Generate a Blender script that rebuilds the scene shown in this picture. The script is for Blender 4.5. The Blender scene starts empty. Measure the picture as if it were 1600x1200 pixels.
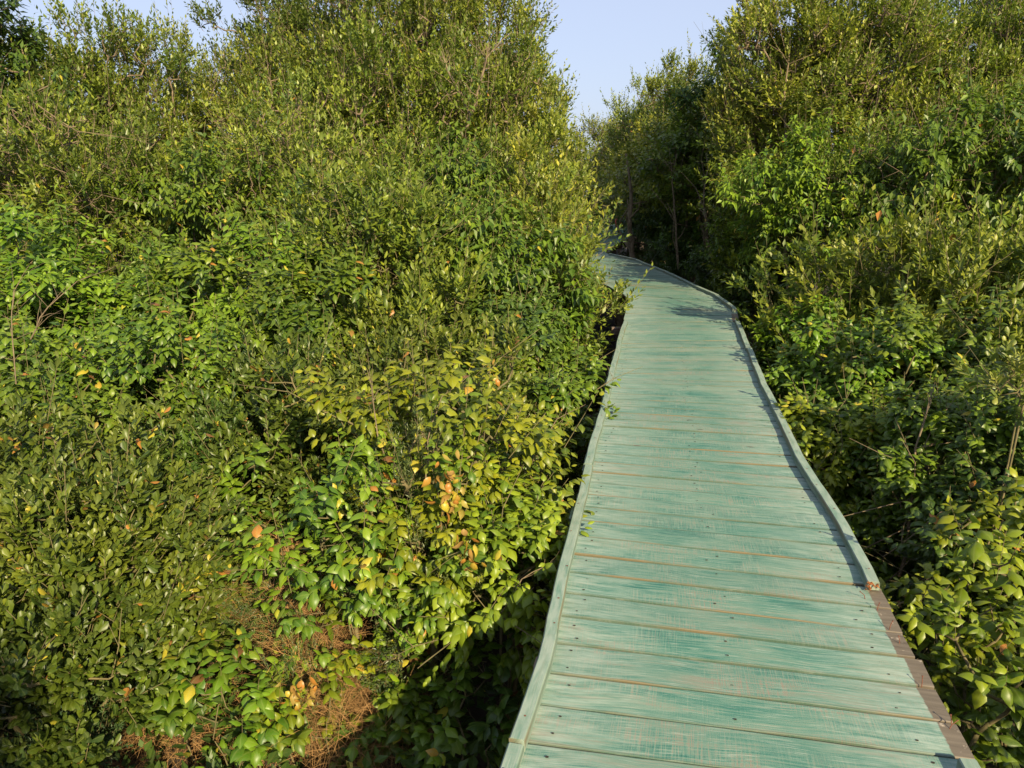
import bpy, math, random
import numpy as np
from mathutils import Vector

random.seed(7)
RS = np.random.RandomState
scene = bpy.context.scene
COL = scene.collection
CAM_Z = 2.8; DECK = 1.2
PITCH = math.radians(15.4)
GZ = 0.0

# ------------------------------------------------------------------ helpers
def tag(o, label=None, cat=None, group=None, kind=None):
    if label: o['label'] = label
    if cat: o['category'] = cat
    if group: o['group'] = group
    if kind: o['kind'] = kind
    return o

def link(o, parent=None):
    COL.objects.link(o)
    if parent is not None: o.parent = parent
    return o

def np_mesh(name, verts, faces_flat, loop_tot, mats, attrs=None, smooth=True, matidx=None, uvs=None):
    """verts (N,3); faces_flat: flat loop vertex ids; loop_tot: loops per face"""
    me = bpy.data.meshes.new(name)
    n = len(verts); nf = len(loop_tot)
    me.vertices.add(n); me.vertices.foreach_set('co', np.asarray(verts, np.float32).ravel())
    me.loops.add(len(faces_flat)); me.loops.foreach_set('vertex_index', np.asarray(faces_flat, np.int32))
    me.polygons.add(nf)
    lt = np.asarray(loop_tot, np.int32)
    ls = np.concatenate([[0], np.cumsum(lt)[:-1]]).astype(np.int32)
    me.polygons.foreach_set('loop_start', ls)
    me.polygons.foreach_set('loop_total', lt)
    me.polygons.foreach_set('use_smooth', np.full(nf, smooth, bool))
    if matidx is not None: me.polygons.foreach_set('material_index', np.asarray(matidx, np.int32))
    for m in (mats if isinstance(mats, (list, tuple)) else [mats]): me.materials.append(m)
    me.update(calc_edges=True)
    for k, a in (attrs or {}).items():
        at = me.attributes.new(k, 'FLOAT', 'POINT'); at.data.foreach_set('value', np.asarray(a, np.float32))
    if uvs is not None:
        l = me.uv_layers.new(name='UVMap'); l.data.foreach_set('uv', np.asarray(uvs, np.float32)[np.asarray(faces_flat)].ravel())
    me.validate()
    return me

def py_mesh(name, verts, faces, mats, **kw):
    flat = [i for f in faces for i in f]; tot = [len(f) for f in faces]
    return np_mesh(name, np.array(verts, float), flat, tot, mats, **kw)

def at_px(px, py, Y):
    """world point seen in the photo's frame at column px, row py, standing Y metres ahead"""
    rx = (px-800)/1200.; ry = (py-600)/1200.
    fy = math.cos(PITCH)-ry*math.sin(PITCH); fz = -math.sin(PITCH)-ry*math.cos(PITCH)
    s = Y/fy
    return rx*s, CAM_Z+fz*s

# ------------------------------------------------------------------ materials
def new_mat(name):
    m = bpy.data.materials.new(name); m.use_nodes = True
    nt = m.node_tree; nt.nodes.clear()
    out = nt.nodes.new('ShaderNodeOutputMaterial')
    return m, nt, out

class N:
    def __init__(s, nt): s.nt = nt
    def new(s, t, **kw):
        n = s.nt.nodes.new(t)
        for k, v in kw.items(): setattr(n, k, v)
        return n
    def lk(s, a, b): s.nt.links.new(a, b)
    def val(s, sock, v):
        if hasattr(v, 'node'): s.lk(v, sock)
        else: sock.default_value = v
    def math(s, op, a, b=0.0, c=None, clamp=False):
        n = s.new('ShaderNodeMath', operation=op); n.use_clamp = clamp
        s.val(n.inputs[0], a); s.val(n.inputs[1], b)
        if c is not None: s.val(n.inputs[2], c)
        return n.outputs[0]
    def mix(s, f, a, b, bt='MIX'):
        n = s.new('ShaderNodeMix', data_type='RGBA', blend_type=bt)
        s.val(n.inputs['Factor'], f)
        for k, v in ((6, a), (7, b)):
            if hasattr(v, 'node'): s.lk(v, n.inputs[k])
            else: n.inputs[k].default_value = (*v, 1)
        return n.outputs[2]
    def noise(s, vec, scale, detail=3, rough=.55):
        n = s.new('ShaderNodeTexNoise'); n.inputs['Scale'].default_value = scale
        n.inputs['Detail'].default_value = detail; n.inputs['Roughness'].default_value = rough
        if vec is not None: s.lk(vec, n.inputs['Vector'])
        return n.outputs['Fac']
    def ramp(s, f, stops):
        n = s.new('ShaderNodeValToRGB'); s.lk(f, n.inputs[0])
        e = n.color_ramp.elements
        while len(e) < len(stops): e.new(.5)
        for i, (p, c) in enumerate(stops):
            e[i].position = p; e[i].color = (*c, 1) if len(c) == 3 else c
        return n.outputs[0]
    def maprange(s, v, a, b, c=0., d=1.):
        n = s.new('ShaderNodeMapRange'); s.val(n.inputs[0], v)
        for i, x in enumerate((a, b, c, d)): n.inputs[i+1].default_value = x
        return n.outputs[0]
    def vmul(s, v, k):
        n = s.new('ShaderNodeVectorMath', operation='MULTIPLY'); s.lk(v, n.inputs[0]); n.inputs[1].default_value = k
        return n.outputs[0]

def leaf_material():
    m, nt, out = new_mat('leaf'); g = N(nt)
    oi = g.new('ShaderNodeObjectInfo')
    tint = g.new('ShaderNodeAttribute', attribute_name='tint').outputs['Fac']
    mid = g.new('ShaderNodeAttribute', attribute_name='mid').outputs['Fac']
    col = oi.outputs['Color']
    dark = g.mix(1, col, (.45, .62, .7), 'MULTIPLY')
    light = g.mix(1, col, (1.95, 1.6, 1.1), 'MULTIPLY')
    c = g.mix(g.maprange(tint, 0, .9), dark, light)
    c = g.mix(g.maprange(tint, .955, .965), c, (.42, .36, .035))
    c = g.mix(g.maprange(tint, .982, .988), c, (.40, .17, .035))
    c = g.mix(g.maprange(tint, .994, .997), c, (.16, .07, .03))
    # small blotches on the blade and a paler midrib
    geo = g.new('ShaderNodeNewGeometry')
    tc = g.new('ShaderNodeTexCoord')
    bl = g.noise(tc.outputs['Object'], 90, 2)
    c = g.mix(g.maprange(bl, .35, .7, .0, .22), c, (.16, .17, .03))
    c = g.mix(g.math('MULTIPLY', g.math('POWER', mid, 10), .35), c, (.25, .3, .08))
    # underside paler
    c = g.mix(g.math('MULTIPLY', geo.outputs['Backfacing'], .35), c, (.15, .19, .07))
    p = g.new('ShaderNodeBsdfPrincipled'); g.lk(c, p.inputs['Base Color'])
    p.inputs['Roughness'].default_value = .42; p.inputs['Specular IOR Level'].default_value = .42
    t = g.new('ShaderNodeBsdfTranslucent')
    tcol = g.mix(1, c, (1.35, 1.5, .55), 'MULTIPLY'); g.lk(tcol, t.inputs['Color'])
    mx = g.new('ShaderNodeMixShader'); mx.inputs[0].default_value = .28
    g.lk(p.outputs[0], mx.inputs[1]); g.lk(t.outputs[0], mx.inputs[2]); g.lk(mx.outputs[0], out.inputs[0])
    return m

def simple(name, base, rough=.8, var=.35, scale=12, stretch=(1, 1, 1), bump=.3, second=None):
    m, nt, out = new_mat(name); g = N(nt)
    tc = g.new('ShaderNodeTexCoord'); v = g.vmul(tc.outputs['Object'], stretch)
    n1 = g.noise(v, scale, 5, .6); n2 = g.noise(v, scale*.23, 3)
    sec = second or tuple(x*.45 for x in base)
    c = g.mix(g.maprange(n1, .3, .7, 0, 1), base, sec)
    c = g.mix(g.maprange(n2, .35, .65, 0, var), c, tuple(min(1, x*1.5) for x in base))
    p = g.new('ShaderNodeBsdfPrincipled'); g.lk(c, p.inputs['Base Color']); p.inputs['Roughness'].default_value = rough
    p.inputs['Specular IOR Level'].default_value = .25
    b = g.new('ShaderNodeBump'); b.inputs['Strength'].default_value = bump; b.inputs['Distance'].default_value = .01
    g.lk(n1, b.inputs['Height']); g.lk(b.outputs[0], p.inputs['Normal']); g.lk(p.outputs[0], out.inputs[0])
    return m

def paint_material(name, sc=1.0, rail=False):
    """weathered green paint on sawn timber; UV in metres (u along the board, v across)"""
    m, nt, out = new_mat(name); g = N(nt)
    uv = g.new('ShaderNodeUVMap').outputs[0]
    oi = g.new('ShaderNodeObjectInfo')
    off = g.new('ShaderNodeCombineXYZ'); g.lk(g.math('MULTIPLY', oi.outputs['Random'], 53.0), off.inputs[0]); g.lk(g.math('MULTIPLY', oi.outputs['Random'], 91.0), off.inputs[1])
    va = g.new('ShaderNodeVectorMath', operation='ADD'); g.lk(uv, va.inputs[0]); g.lk(off.outputs[0], va.inputs[1])
    V = va.outputs[0]
    # slight wander of the grain
    wn = g.new('ShaderNodeTexNoise'); wn.inputs['Scale'].default_value = 2.2; g.lk(V, wn.inputs['Vector'])
    wv = g.vmul(wn.outputs['Color'], (0, .06, 0)); vb = g.new('ShaderNodeVectorMath', operation='ADD'); g.lk(V, vb.inputs[0]); g.lk(wv, vb.inputs[1])
    VG = vb.outputs[0]
    grain = g.noise(g.vmul(VG, (3.5, 130, 1)), 1, 5, .65)
    streak = g.noise(g.vmul(VG, (1.6, 34, 1)), 1, 3, .6)
    saw = g.noise(g.vmul(V, (260, 7, 1)), 1, 3, .6)
    fine = g.noise(g.vmul(V, (420, 420, 1)), 1, 2, .6)
    patch = g.noise(g.vmul(V, (2.6, 7, 1)), 1, 4, .6)
    sawp = g.maprange(g.noise(g.vmul(V, (3.2, 4, 1)), 1, 2), .42, .6)
    pv = g.math('MULTIPLY', g.math('SUBTRACT', oi.outputs['Random'], .5), .14)
    a = g.math('ADD', g.math('MULTIPLY', g.math('SUBTRACT', patch, .5), 1.2), .5)
    a = g.math('ADD', a, pv)
    a = g.math('ADD', a, g.math('MULTIPLY', g.math('SUBTRACT', grain, .5), 1.5))
    a = g.math('ADD', a, g.math('MULTIPLY', g.math('SUBTRACT', streak, .5), .45))
    a = g.math('ADD', a, g.math('MULTIPLY', g.math('MULTIPLY', g.math('SUBTRACT', saw, .5), sawp), 2.3))
    a = g.math('ADD', a, g.math('MULTIPLY', g.math('SUBTRACT', fine, .5), .8))
    a = g.math('ADD', a, .035)
    if rail: a = g.math('ADD', g.math('MULTIPLY', a, .45), .2)
    c = g.ramp(a, [(.00, (.205, .175, .135)), (.22, (.17, .195, .148)), (.40, (.132, .212, .160)), (.57, (.088, .188, .144)), (.75, (.040, .145, .112)), (.95, (.014, .088, .072))])
    c = g.mix(g.math('MULTIPLY', g.maprange(g.noise(g.vmul(VG, (7, 240, 1)), 1, 3, .7), .56, .66), .6), c, (.34, .385, .32))
    c = g.mix(g.math('MULTIPLY', g.math('MULTIPLY', g.maprange(saw, .55, .64), sawp), .34), c, (.32, .34, .27))
    # scuffed chalky ends of each board
    en = g.new('ShaderNodeAttribute', attribute_name='edge').outputs['Fac']
    em = g.math('MULTIPLY', g.maprange(en, .0, .42, 1, 0), g.maprange(g.noise(g.vmul(VG, (6, 40, 1)), 1, 4, .7), .38, .62))
    c = g.mix(g.math('MULTIPLY', em, .72), c, (.33, .40, .34))
    big = g.noise(g.vmul(V, (.9, 1.6, 1)), 1, 2)
    if rail: c = g.mix(g.maprange(g.noise(g.vmul(V, (9, 30, 1)), 1, 4), .35, .6, .1, .75), c, (.27, .33, .275))
    c = g.mix(g.maprange(big, .45, .7, 0, .28), c, (.22, .27, .205))
    # arris: seam darkness painted over the sun-catching edge, tan where worn
    ar = g.new('ShaderNodeAttribute', attribute_name='arris').outputs['Fac']
    c = g.mix(g.math('MULTIPLY', ar, .6), c, (.035, .05, .03))
    c = g.mix(g.math('MULTIPLY', g.math('MULTIPLY', ar, g.maprange(g.noise(g.vmul(V, (1.6, 1, 1)), 1, 4), .5, .6)), .8), c, (.15, .115, .06))
    # knots: rare dark rings
    vo = g.new('ShaderNodeTexVoronoi'); vo.inputs['Scale'].default_value = 1.0; g.lk(g.vmul(V, (2.1, 5.2, 1)), vo.inputs['Vector'])
    kn = g.maprange(vo.outputs['Distance'], .035, .06, 1, 0)
    c = g.mix(g.math('MULTIPLY', kn, .7), c, (.06, .045, .035))
    if not rail:
        ru = g.new('ShaderNodeAttribute', attribute_name='ru').outputs['Fac']
        rt = g.new('ShaderNodeAttribute', attribute_name='rthr').outputs['Fac']
        wob = g.math('MULTIPLY', g.math('SUBTRACT', g.noise(g.vmul(V, (30, 60, 1)), 1, 3), .5), .012)
        bare = g.math('MULTIPLY', g.maprange(g.math('SUBTRACT', g.math('ADD', rt, wob), ru), 0, .004), g.math('GREATER_THAN', rt, .005))
        bc = g.mix(g.maprange(g.noise(g.vmul(VG, (5, 60, 1)), 1, 5), .3, .7), (.16, .135, .10), (.09, .075, .055))
        bc = g.mix(g.maprange(g.noise(g.vmul(V, (25, 25, 1)), 1, 4), .62, .7), bc, (.42, .36, .28))
        c = g.mix(bare, c, bc)
    p = g.new('ShaderNodeBsdfPrincipled'); g.lk(c, p.inputs['Base Color'])
    p.inputs['Roughness'].default_value = .58; p.inputs['Specular IOR Level'].default_value = .32
    h = g.math('ADD', g.math('MULTIPLY', grain, .6), g.math('ADD', g.math('MULTIPLY', g.math('MULTIPLY', saw, sawp), .5), g.math('MULTIPLY', fine, .2)))
    b = g.new('ShaderNodeBump'); b.inputs['Strength'].default_value = .55; b.inputs['Distance'].default_value = .0025
    g.lk(h, b.inputs['Height']); g.lk(b.outputs[0], p.inputs['Normal']); g.lk(p.outputs[0], out.inputs[0])
    return m

M_leaf = leaf_material()
M_bark = simple('bark', (.17, .13, .085), .85, .4, 30, (1, 1, .25), .5, (.09, .065, .045))
M_twig = simple('twig_bark', (.13, .105, .05), .8, .4, 25, second=(.07, .07, .03))
M_paint = paint_material('weathered_green_paint')
M_rail = paint_material('rail_green_paint', rail=True)
M_wood = simple('bare_grey_wood', (.19, .145, .115), .8, .4, 14, (1, 12, 12), .4)
M_rust = simple('rusty_iron', (.16, .06, .035), .75, .3, 200)
M_hole = simple('nail_hole', (.03, .022, .018), .9, .2, 200)
M_split = simple('raw_split_wood', (.48, .20, .07), .75, .4, 120, (1, 1, 1), .4)
M_dry = simple('dry_grass_blade', (.34, .20, .075), .85, .5, 6, second=(.18, .10, .045))
M_mud = simple('mud_and_litter', (.055, .042, .03), .85, .5, 9, (1, 1, 1), .8, (.022, .018, .013))
M_red = simple('faded_red_plastic', (.55, .09, .06), .5, .3, 20, second=(.4, .05, .04))

# ------------------------------------------------------------------ leaves
SHAPES = {   # (t, half width) at the two stations, tip roundness
    'ovate':    dict(ts=(.16, .42, .74), ws=(.20, .30, .17), w1=.30, w2=.20, t1=.32, t2=.70, w=1.0),
    'obovate':  dict(ts=(.25, .62, .90), ws=(.12, .27, .19), w1=.18, w2=.27, t1=.35, t2=.80, w=1.0),
    'lance':    dict(ts=(.2, .45, .75), ws=(.11, .15, .10), w1=.15, w2=.13, t1=.33, t2=.68, w=1.0),
    'ellip':    dict(ts=(.2, .5, .8), ws=(.15, .22, .15), w1=.22, w2=.20, t1=.30, t2=.70, w=1.0),
}
def leaf_template(shape, lod, curl=.18, fold=.5):
    s = SHAPES[shape]
    if lod == 0:
        ts, ws = s['ts'], s['ws']
        z = lambda t: .12*math.sin(t*2.2)-curl*t**2.2
        y = lambda t: t-.25*curl*t**3
        V = [(0, 0, 0)]+[(0, y(t), z(t)) for t in ts]+[(0, y(1), z(1))]
        V += [(-w, y(t)*.97, z(t)-fold*w*1.1) for t, w in zip(ts, ws)]+[(w, y(t)*.97, z(t)-fold*w*1.1) for t, w in zip(ts, ws)]
        F = []
        for o, rev in ((5, 0), (8, 1)):
            q = [(0, 1, o), (1, 2, o+1, o), (2, 3, o+2, o+1), (3, 4, o+2)]
            F += [tuple(reversed(f)) if rev else f for f in q]
        mid = [1]*5+[0]*6
    else:
        w = max(s['w1'], s['w2'])*1.02; tm = .42 if s['w1'] >= s['w2'] else .62
        V = [(0, 0, 0), (-w, tm, -.02), (0, 1, -curl), (w, tm, -.02)]
        F = [(0, 2, 1), (0, 3, 2)]
        mid = [.85, 0, .85, 0]
    return np.array(V, float), F, np.array(mid, float)

def norm(a): return a/np.maximum(np.linalg.norm(a, axis=-1, keepdims=True), 1e-9)

def build_leaves(name, P, D, Nn, S, T, shape, lod, wid=None, curl=.18):
    """one mesh of many leaves: P base, D axis, Nn rough normal, S length, T tint"""
    V, F, mid = leaf_template(shape, lod, curl)
    n = len(P); D = norm(D); X = norm(np.cross(D, Nn)); Z = np.cross(X, D)
    wid = np.ones(n) if wid is None else wid
    co = (P[:, None, :] + S[:, None, None]*(V[None, :, 0:1]*wid[:, None, None]*X[:, None, :] + V[None, :, 1:2]*D[:, None, :] + V[None, :, 2:3]*Z[:, None, :]))
    k = len(V)
    flat = np.array([i for f in F for i in f]); tot = np.array([len(f) for f in F])
    faces = (flat[None, :] + (np.arange(n)*k)[:, None]).ravel()
    return np_mesh(name, co.reshape(-1, 3), faces, np.tile(tot, n), M_leaf,
                   attrs={'tint': np.repeat(T, k), 'mid': np.tile(mid, n)}, smooth=(lod == 0))

def shoots_to_leaves(r, B, Dr, L, nl, size, droop=.5, spread=1.0, old=.03, up=0., tipboost=.35, coff=0.):
    """leaves set spirally along each shoot (B base, Dr unit direction, L length)"""
    n = len(B)
    t = (np.arange(nl)[None, :]+r.uniform(0, 1, (n, 1)))/nl
    t = np.clip(.12+.88*t, 0, 1)
    az = (np.arange(nl)*2.399)[None, :] + r.uniform(0, 6.28, (n, 1)) + r.normal(0, .35, (n, nl))
    ref = np.where(np.abs(Dr[:, 2:3]) > .9, np.array([[1., 0, 0]]), np.array([[0, 0, 1.]]))
    u = norm(np.cross(Dr, ref)); v = np.cross(Dr, u)
    rad = np.cos(az)[..., None]*u[:, None, :] + np.sin(az)[..., None]*v[:, None, :]
    bend = np.zeros((n, nl, 3)); bend[..., 2] = -(t**2)*.12*droop
    P = B[:, None, :] + Dr[:, None, :]*(t*L[:, None])[..., None] + bend*L[:, None, None]
    ang = (1.15 - .75*t)*spread
    d = rad*np.sin(ang)[..., None] + Dr[:, None, :]*np.cos(ang)[..., None]
    d = d + r.normal(0, .22, d.shape); d[..., 2] += (-droop*(1.1-.5*t) + up)
    d = norm(d)
    Nn = np.zeros_like(d); Nn[..., 2] = 1.0
    Nn = Nn + .55*rad*0 + Dr[:, None, :]*.5 + r.normal(0, .33, d.shape)
    S = size*r.uniform(.62, 1.15, (n, nl))*(1-.42*np.clip((t-.75)/.25, 0, 1))
    shoot_t = r.uniform(0, 1, (n, 1)) + np.reshape(coff, (-1, 1))/.42*np.ones((n, 1))
    T = np.clip(.12+.42*shoot_t+r.normal(0, .17, (n, nl))+tipboost*np.clip((t-.7)/.3, 0, 1), 0, .9)
    o = r.uniform(0, 1, (n, nl)) < np.where(r.uniform(0, 1, (n, 1)) < .06, 7.*old, .12*old)
    T = np.where(o, .955+.045*r.uniform(0, 1, (n, nl)), T)
    return P.reshape(-1, 3), d.reshape(-1, 3), Nn.reshape(-1, 3), S.ravel(), T.ravel()

# ------------------------------------------------------------------ wood
def tubes(name, segs, mat, sides=5):
    """segs: list of (p0, p1, r0, r1)"""
    A = np.array([s[0] for s in segs], float); Bq = np.array([s[1] for s in segs], float)
    r0 = np.array([s[2] for s in segs]); r1 = np.array([s[3] for s in segs])
    d = norm(Bq-A); ref = np.where(np.abs(d[:, 2:3]) > .9, np.array([[1., 0, 0]]), np.array([[0, 0, 1.]]))
    u = norm(np.cross(d, ref)); v = np.cross(d, u)
    a = np.arange(sides)*2*np.pi/sides
    ring = np.cos(a)[None, :, None]*u[:, None, :]+np.sin(a)[None, :, None]*v[:, None, :]
    V = np.concatenate([A[:, None, :]+ring*r0[:, None, None], Bq[:, None, :]+ring*r1[:, None, None]], 1)
    F = []
    for i in range(sides):
        j = (i+1) % sides; F += [i, j, j+sides, i+sides]
    F += list(range(sides, 2*sides))
    tot = [4]*sides+[sides]
    faces = (np.array(F)[None, :]+(np.arange(len(segs))*2*sides)[:, None]).ravel()
    return np_mesh(name, V.reshape(-1, 3), faces, np.tile(tot, len(segs)), mat, smooth=True)

def grow(r, trunks, targets, r_tip=.003, pw=.45, wob=.06):
    """greedy branching: every target point is joined to the nearest node that lies inward of it"""
    nodes = []; parent = []
    for tr in trunks:
        prev = -1
        for p in tr:
            nodes.append(np.array(p, float)); parent.append(prev); prev = len(nodes)-1
    c = np.mean([t[-1] for t in trunks], axis=0)
    order = np.argsort(np.linalg.norm(targets-c, axis=1))
    ntr = len(nodes)
    arr = np.zeros((ntr+len(targets)*3, 3)); arr[:ntr] = nodes; cnt = ntr
    tipid = {}
    for k in order:
        q = targets[k]
        dv = q-arr[:cnt]; dist = np.linalg.norm(dv, axis=1)
        pen = dist + .55*np.maximum(0, arr[:cnt, 2]-q[2]+.1*dist) + .25*np.linalg.norm(arr[:cnt]-c, axis=1)*.5
        j = int(np.argmin(pen))
        a = arr[j]; L = dist[j]
        if L > .12:
            for f in (.36, .7):
                m = a+(q-a)*f; m = m + r.normal(0, wob*L, 3); m[2] -= .05*L*(1-abs(2*f-1))
                arr[cnt] = m; parent.append(j); j = cnt; cnt += 1
        arr[cnt] = q; parent.append(j); tipid[k] = cnt; cnt += 1
    w = np.ones(cnt)
    w2 = np.zeros(cnt)
    for i in range(cnt-1, -1, -1):
        w2[i] += 1 if w2[i] == 0 else 0
        if parent[i] >= 0: w2[parent[i]] += w2[i]
    rad = r_tip*np.power(w2, pw)
    segs = []
    for i in range(cnt):
        if parent[i] >= 0:
            ra = rad[parent[i]]; rb = rad[i]
            ra = min(ra, rb*1.9+.001) if parent[i] >= ntr or i >= ntr else ra
            segs.append((arr[parent[i]], arr[i], ra, rb))
    dirs = np.zeros((len(targets), 3))
    for k, i in tipid.items(): dirs[k] = arr[i]-arr[parent[i]]
    return segs, norm(dirs)

def make_kind(key, seed, R=.7, H=1.7, base=.15, leaf=.07, shape='ovate', lod=0, clumps=26, per=26, nl=9, shoot=.22,
              droop=.5, up=0., old=.03, clump_r=.25, stems=3, trunk_r=.02, spread=1., bare=12, tipboost=.35, wid=1.0, curl=.2,
              pointy=.5, r_tip=.0028, flat=.8, sprout=.04):
    r = RS(seed)
    # clump centres spread through an uneven crown volume
    n = clumps; i = np.arange(n)+.5
    ph = np.arccos(1-2*i/n*(1-.08)); th = math.pi*(1+5**.5)*i+r.normal(0, .3, n)
    d = np.stack([np.cos(th)*np.sin(ph), np.sin(th)*np.sin(ph), np.cos(ph)], 1)
    rr = r.uniform(.62, 1.0, n)**.6
    inner = r.uniform(0, 1, n) < .2; rr[inner] *= .55
    hc = (H-base)/2
    rr = rr*(1+r.normal(0, .2, n))
    Cc = d*np.array([R, R, hc])*rr[:, None]*.84
    Cc[:, 2] += base+hc
    Cc[:, 2] = np.maximum(Cc[:, 2], .12)
    # shoots in each clump
    k = per; m = n*k
    g = r.normal(0, 1, (m, 3)); g = norm(g)*(r.uniform(0, 1, (m, 1))**.42)
    cr = clump_r*R*r.uniform(.55, 1.3, n)
    B = np.repeat(Cc, k, 0)+g*np.repeat(cr, k)[:, None]*np.array([1, 1, flat])
    B += np.repeat(r.normal(0, .07, (n, 3)), k, 0)*R
    keep = B[:, 2] > .05; B = B[keep]; g = g[keep]
    cen = np.array([0, 0, base+hc*.75])
    outw = norm(B-cen)
    sub = np.linspace(0, len(B)-1, min(len(B), clumps*7)).astype(int)
    T = []
    for s in range(stems):
        a = r.uniform(0, 6.28); q = r.uniform(.1, .35)*R if stems > 1 else 0
        b0 = np.array([0., 0., -.15]); tip = np.array([math.cos(a)*q*1.4, math.sin(a)*q*1.4, base+hc*r.uniform(.7, 1.1)])
        pts = [b0]
        for f in (.3, .55, .8, 1):
            pts.append(b0+(tip-b0)*f+r.normal(0, .05*R*f, 3)*np.array([1, 1, .2]))
        T.append(pts)
    segs, dirs = grow(r, T, B[sub], r_tip=r_tip)
    mx = max(s[2] for s in segs); k_ = trunk_r/mx
    segs = [(a, b, max(r_tip*.8, x*k_), max(r_tip*.7, y*k_)) for a, b, x, y in segs]
    Dr = norm(outw*.75+g*.45+np.array([0, 0, pointy])+r.normal(0, .28, B.shape))
    L = shoot*r.uniform(.55, 1.3, len(B))
    lucky = r.uniform(0, 1, len(B)) < sprout
    L[lucky] *= 2.1; Dr[lucky] = norm(Dr[lucky]+np.array([0, 0, .9]))
    for j in range(len(B)):
        if lucky[j] or j % 3 == 0: segs.append((B[j]-Dr[j]*.05, B[j]+Dr[j]*L[j]*.9, r_tip*.8, r_tip*.45))
    for _ in range(bare):   # bare twigs that stick out of the crown
        j = r.randint(len(B)); p = B[j]; dd = norm(Dr[j]+r.normal(0, .4, 3)); LL = shoot*r.uniform(1.2, 2.4)
        q1 = p+dd*LL*.5; q2 = q1+norm(dd+r.normal(0, .3, 3))*LL*.5
        segs += [(p, q1, r_tip*1.1, r_tip*.8), (q1, q2, r_tip*.8, r_tip*.4), (q1, q1+norm(dd+r.normal(0, .7, 3))*LL*.35, r_tip*.6, r_tip*.3)]
    P, D, Nn, S, Tt = shoots_to_leaves(r, B, Dr, L, nl, leaf, droop, spread, old, up, tipboost, np.repeat(r.normal(0, .12, n), k)[keep])
    ok = P[:, 2] > .02
    lm = build_leaves(key+'_leaves', P[ok], D[ok], Nn[ok], S[ok], Tt[ok], shape, lod, wid=np.full(ok.sum(), wid)*r.uniform(.8, 1.15, ok.sum()), curl=curl)
    wm = tubes(key+'_wood', segs, M_bark if R > 1 else M_twig, 5)
    return dict(leaf=lm, wood=wm, R=R, H=H)

KINDS = {}
def kind(key, **kw): KINDS[key] = kw
kind('broad', R=.70, H=1.75, base=.12, leaf=.086, shape='ovate', clumps=30, per=19, nl=10, shoot=.22, droop=.75, old=.03, stems=3, curl=.42, tf=.16)
kind('open', R=.60, H=1.75, base=.22, leaf=.078, shape='ovate', clumps=36, per=10, nl=10, shoot=.25, droop=.8, old=.05, stems=5, curl=.45, clump_r=.26, trunk_r=.014, bare=16)
kind('round', R=.72, H=1.35, base=.08, leaf=.062, shape='obovate', clumps=40, per=27, nl=10, shoot=.15, droop=.05, up=.1, old=.05, stems=5, curl=.08, pointy=.45, sprout=.05)
kind('mid', R=.95, H=2.7, base=.10, leaf=.104, shape='ovate', clumps=46, per=19, nl=11, shoot=.27, droop=.75, old=.02, stems=3, wid=.85, curl=.3)
kind('olive', R=.95, H=2.7, base=.10, leaf=.088, shape='ellip', clumps=48, per=22, nl=11, shoot=.25, droop=.05, up=.1, old=.012, stems=4, pointy=.5, curl=.1, sprout=.07)
kind('midhigh', R=.95, H=2.9, base=.48, leaf=.10, shape='ovate', clumps=34, per=22, nl=11, shoot=.30, droop=.95, old=.02, stems=4, wid=.85, curl=.35, clump_r=.27, bare=26)
kind('olivehigh', R=.95, H=2.9, base=.48, leaf=.082, shape='ellip', clumps=38, per=22, nl=11, shoot=.26, droop=.1, up=.05, old=.012, stems=5, pointy=.45, curl=.1, sprout=.08, clump_r=.26, bare=26)
kind('tree', R=1.7, H=5.6, base=.24, leaf=.088, shape='ellip', lod=1, clumps=84, per=36, nl=11, shoot=.34, droop=.1, up=.12, old=.01, stems=2, trunk_r=.06,
     clump_r=.21, pointy=.45, curl=.1, r_tip=.0035, bare=40, sprout=.07)
kind('dark', R=1.2, H=5.4, base=.3, leaf=.15, shape='lance', lod=1, clumps=46, per=28, nl=9, shoot=.35, droop=.9, old=.01, stems=1, trunk_r=.06, clump_r=.3, r_tip=.004, wid=1.3)
kind('under', R=1.3, H=4.2, base=.42, leaf=.10, shape='ovate', lod=1, clumps=44, per=34, nl=9, shoot=.3, droop=.4, old=.02, stems=3, trunk_r=.04, clump_r=.28, r_tip=.004, bare=60)
kind('sprig', R=.24, H=.85, base=.1, leaf=.088, shape='ovate', clumps=8, per=4, nl=8, shoot=.15, droop=.7, old=.03, stems=2, trunk_r=.007, clump_r=.4, bare=1, r_tip=.0018, curl=.35)
kind('pale', R=.2, H=1.5, base=.75, leaf=.062, shape='obovate', clumps=8, per=5, nl=8, shoot=.12, droop=.05, up=.1, old=.03, stems=2, trunk_r=.004, clump_r=.4, bare=2, r_tip=.002, curl=.08)
kind('fern', R=.26, H=.5, base=.04, leaf=.024, shape='lance', lod=1, clumps=16, per=22, nl=16, shoot=.13, droop=.1, up=.1, old=.02, stems=4, trunk_r=.006, clump_r=.4, bare=2, r_tip=.0015)

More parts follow.
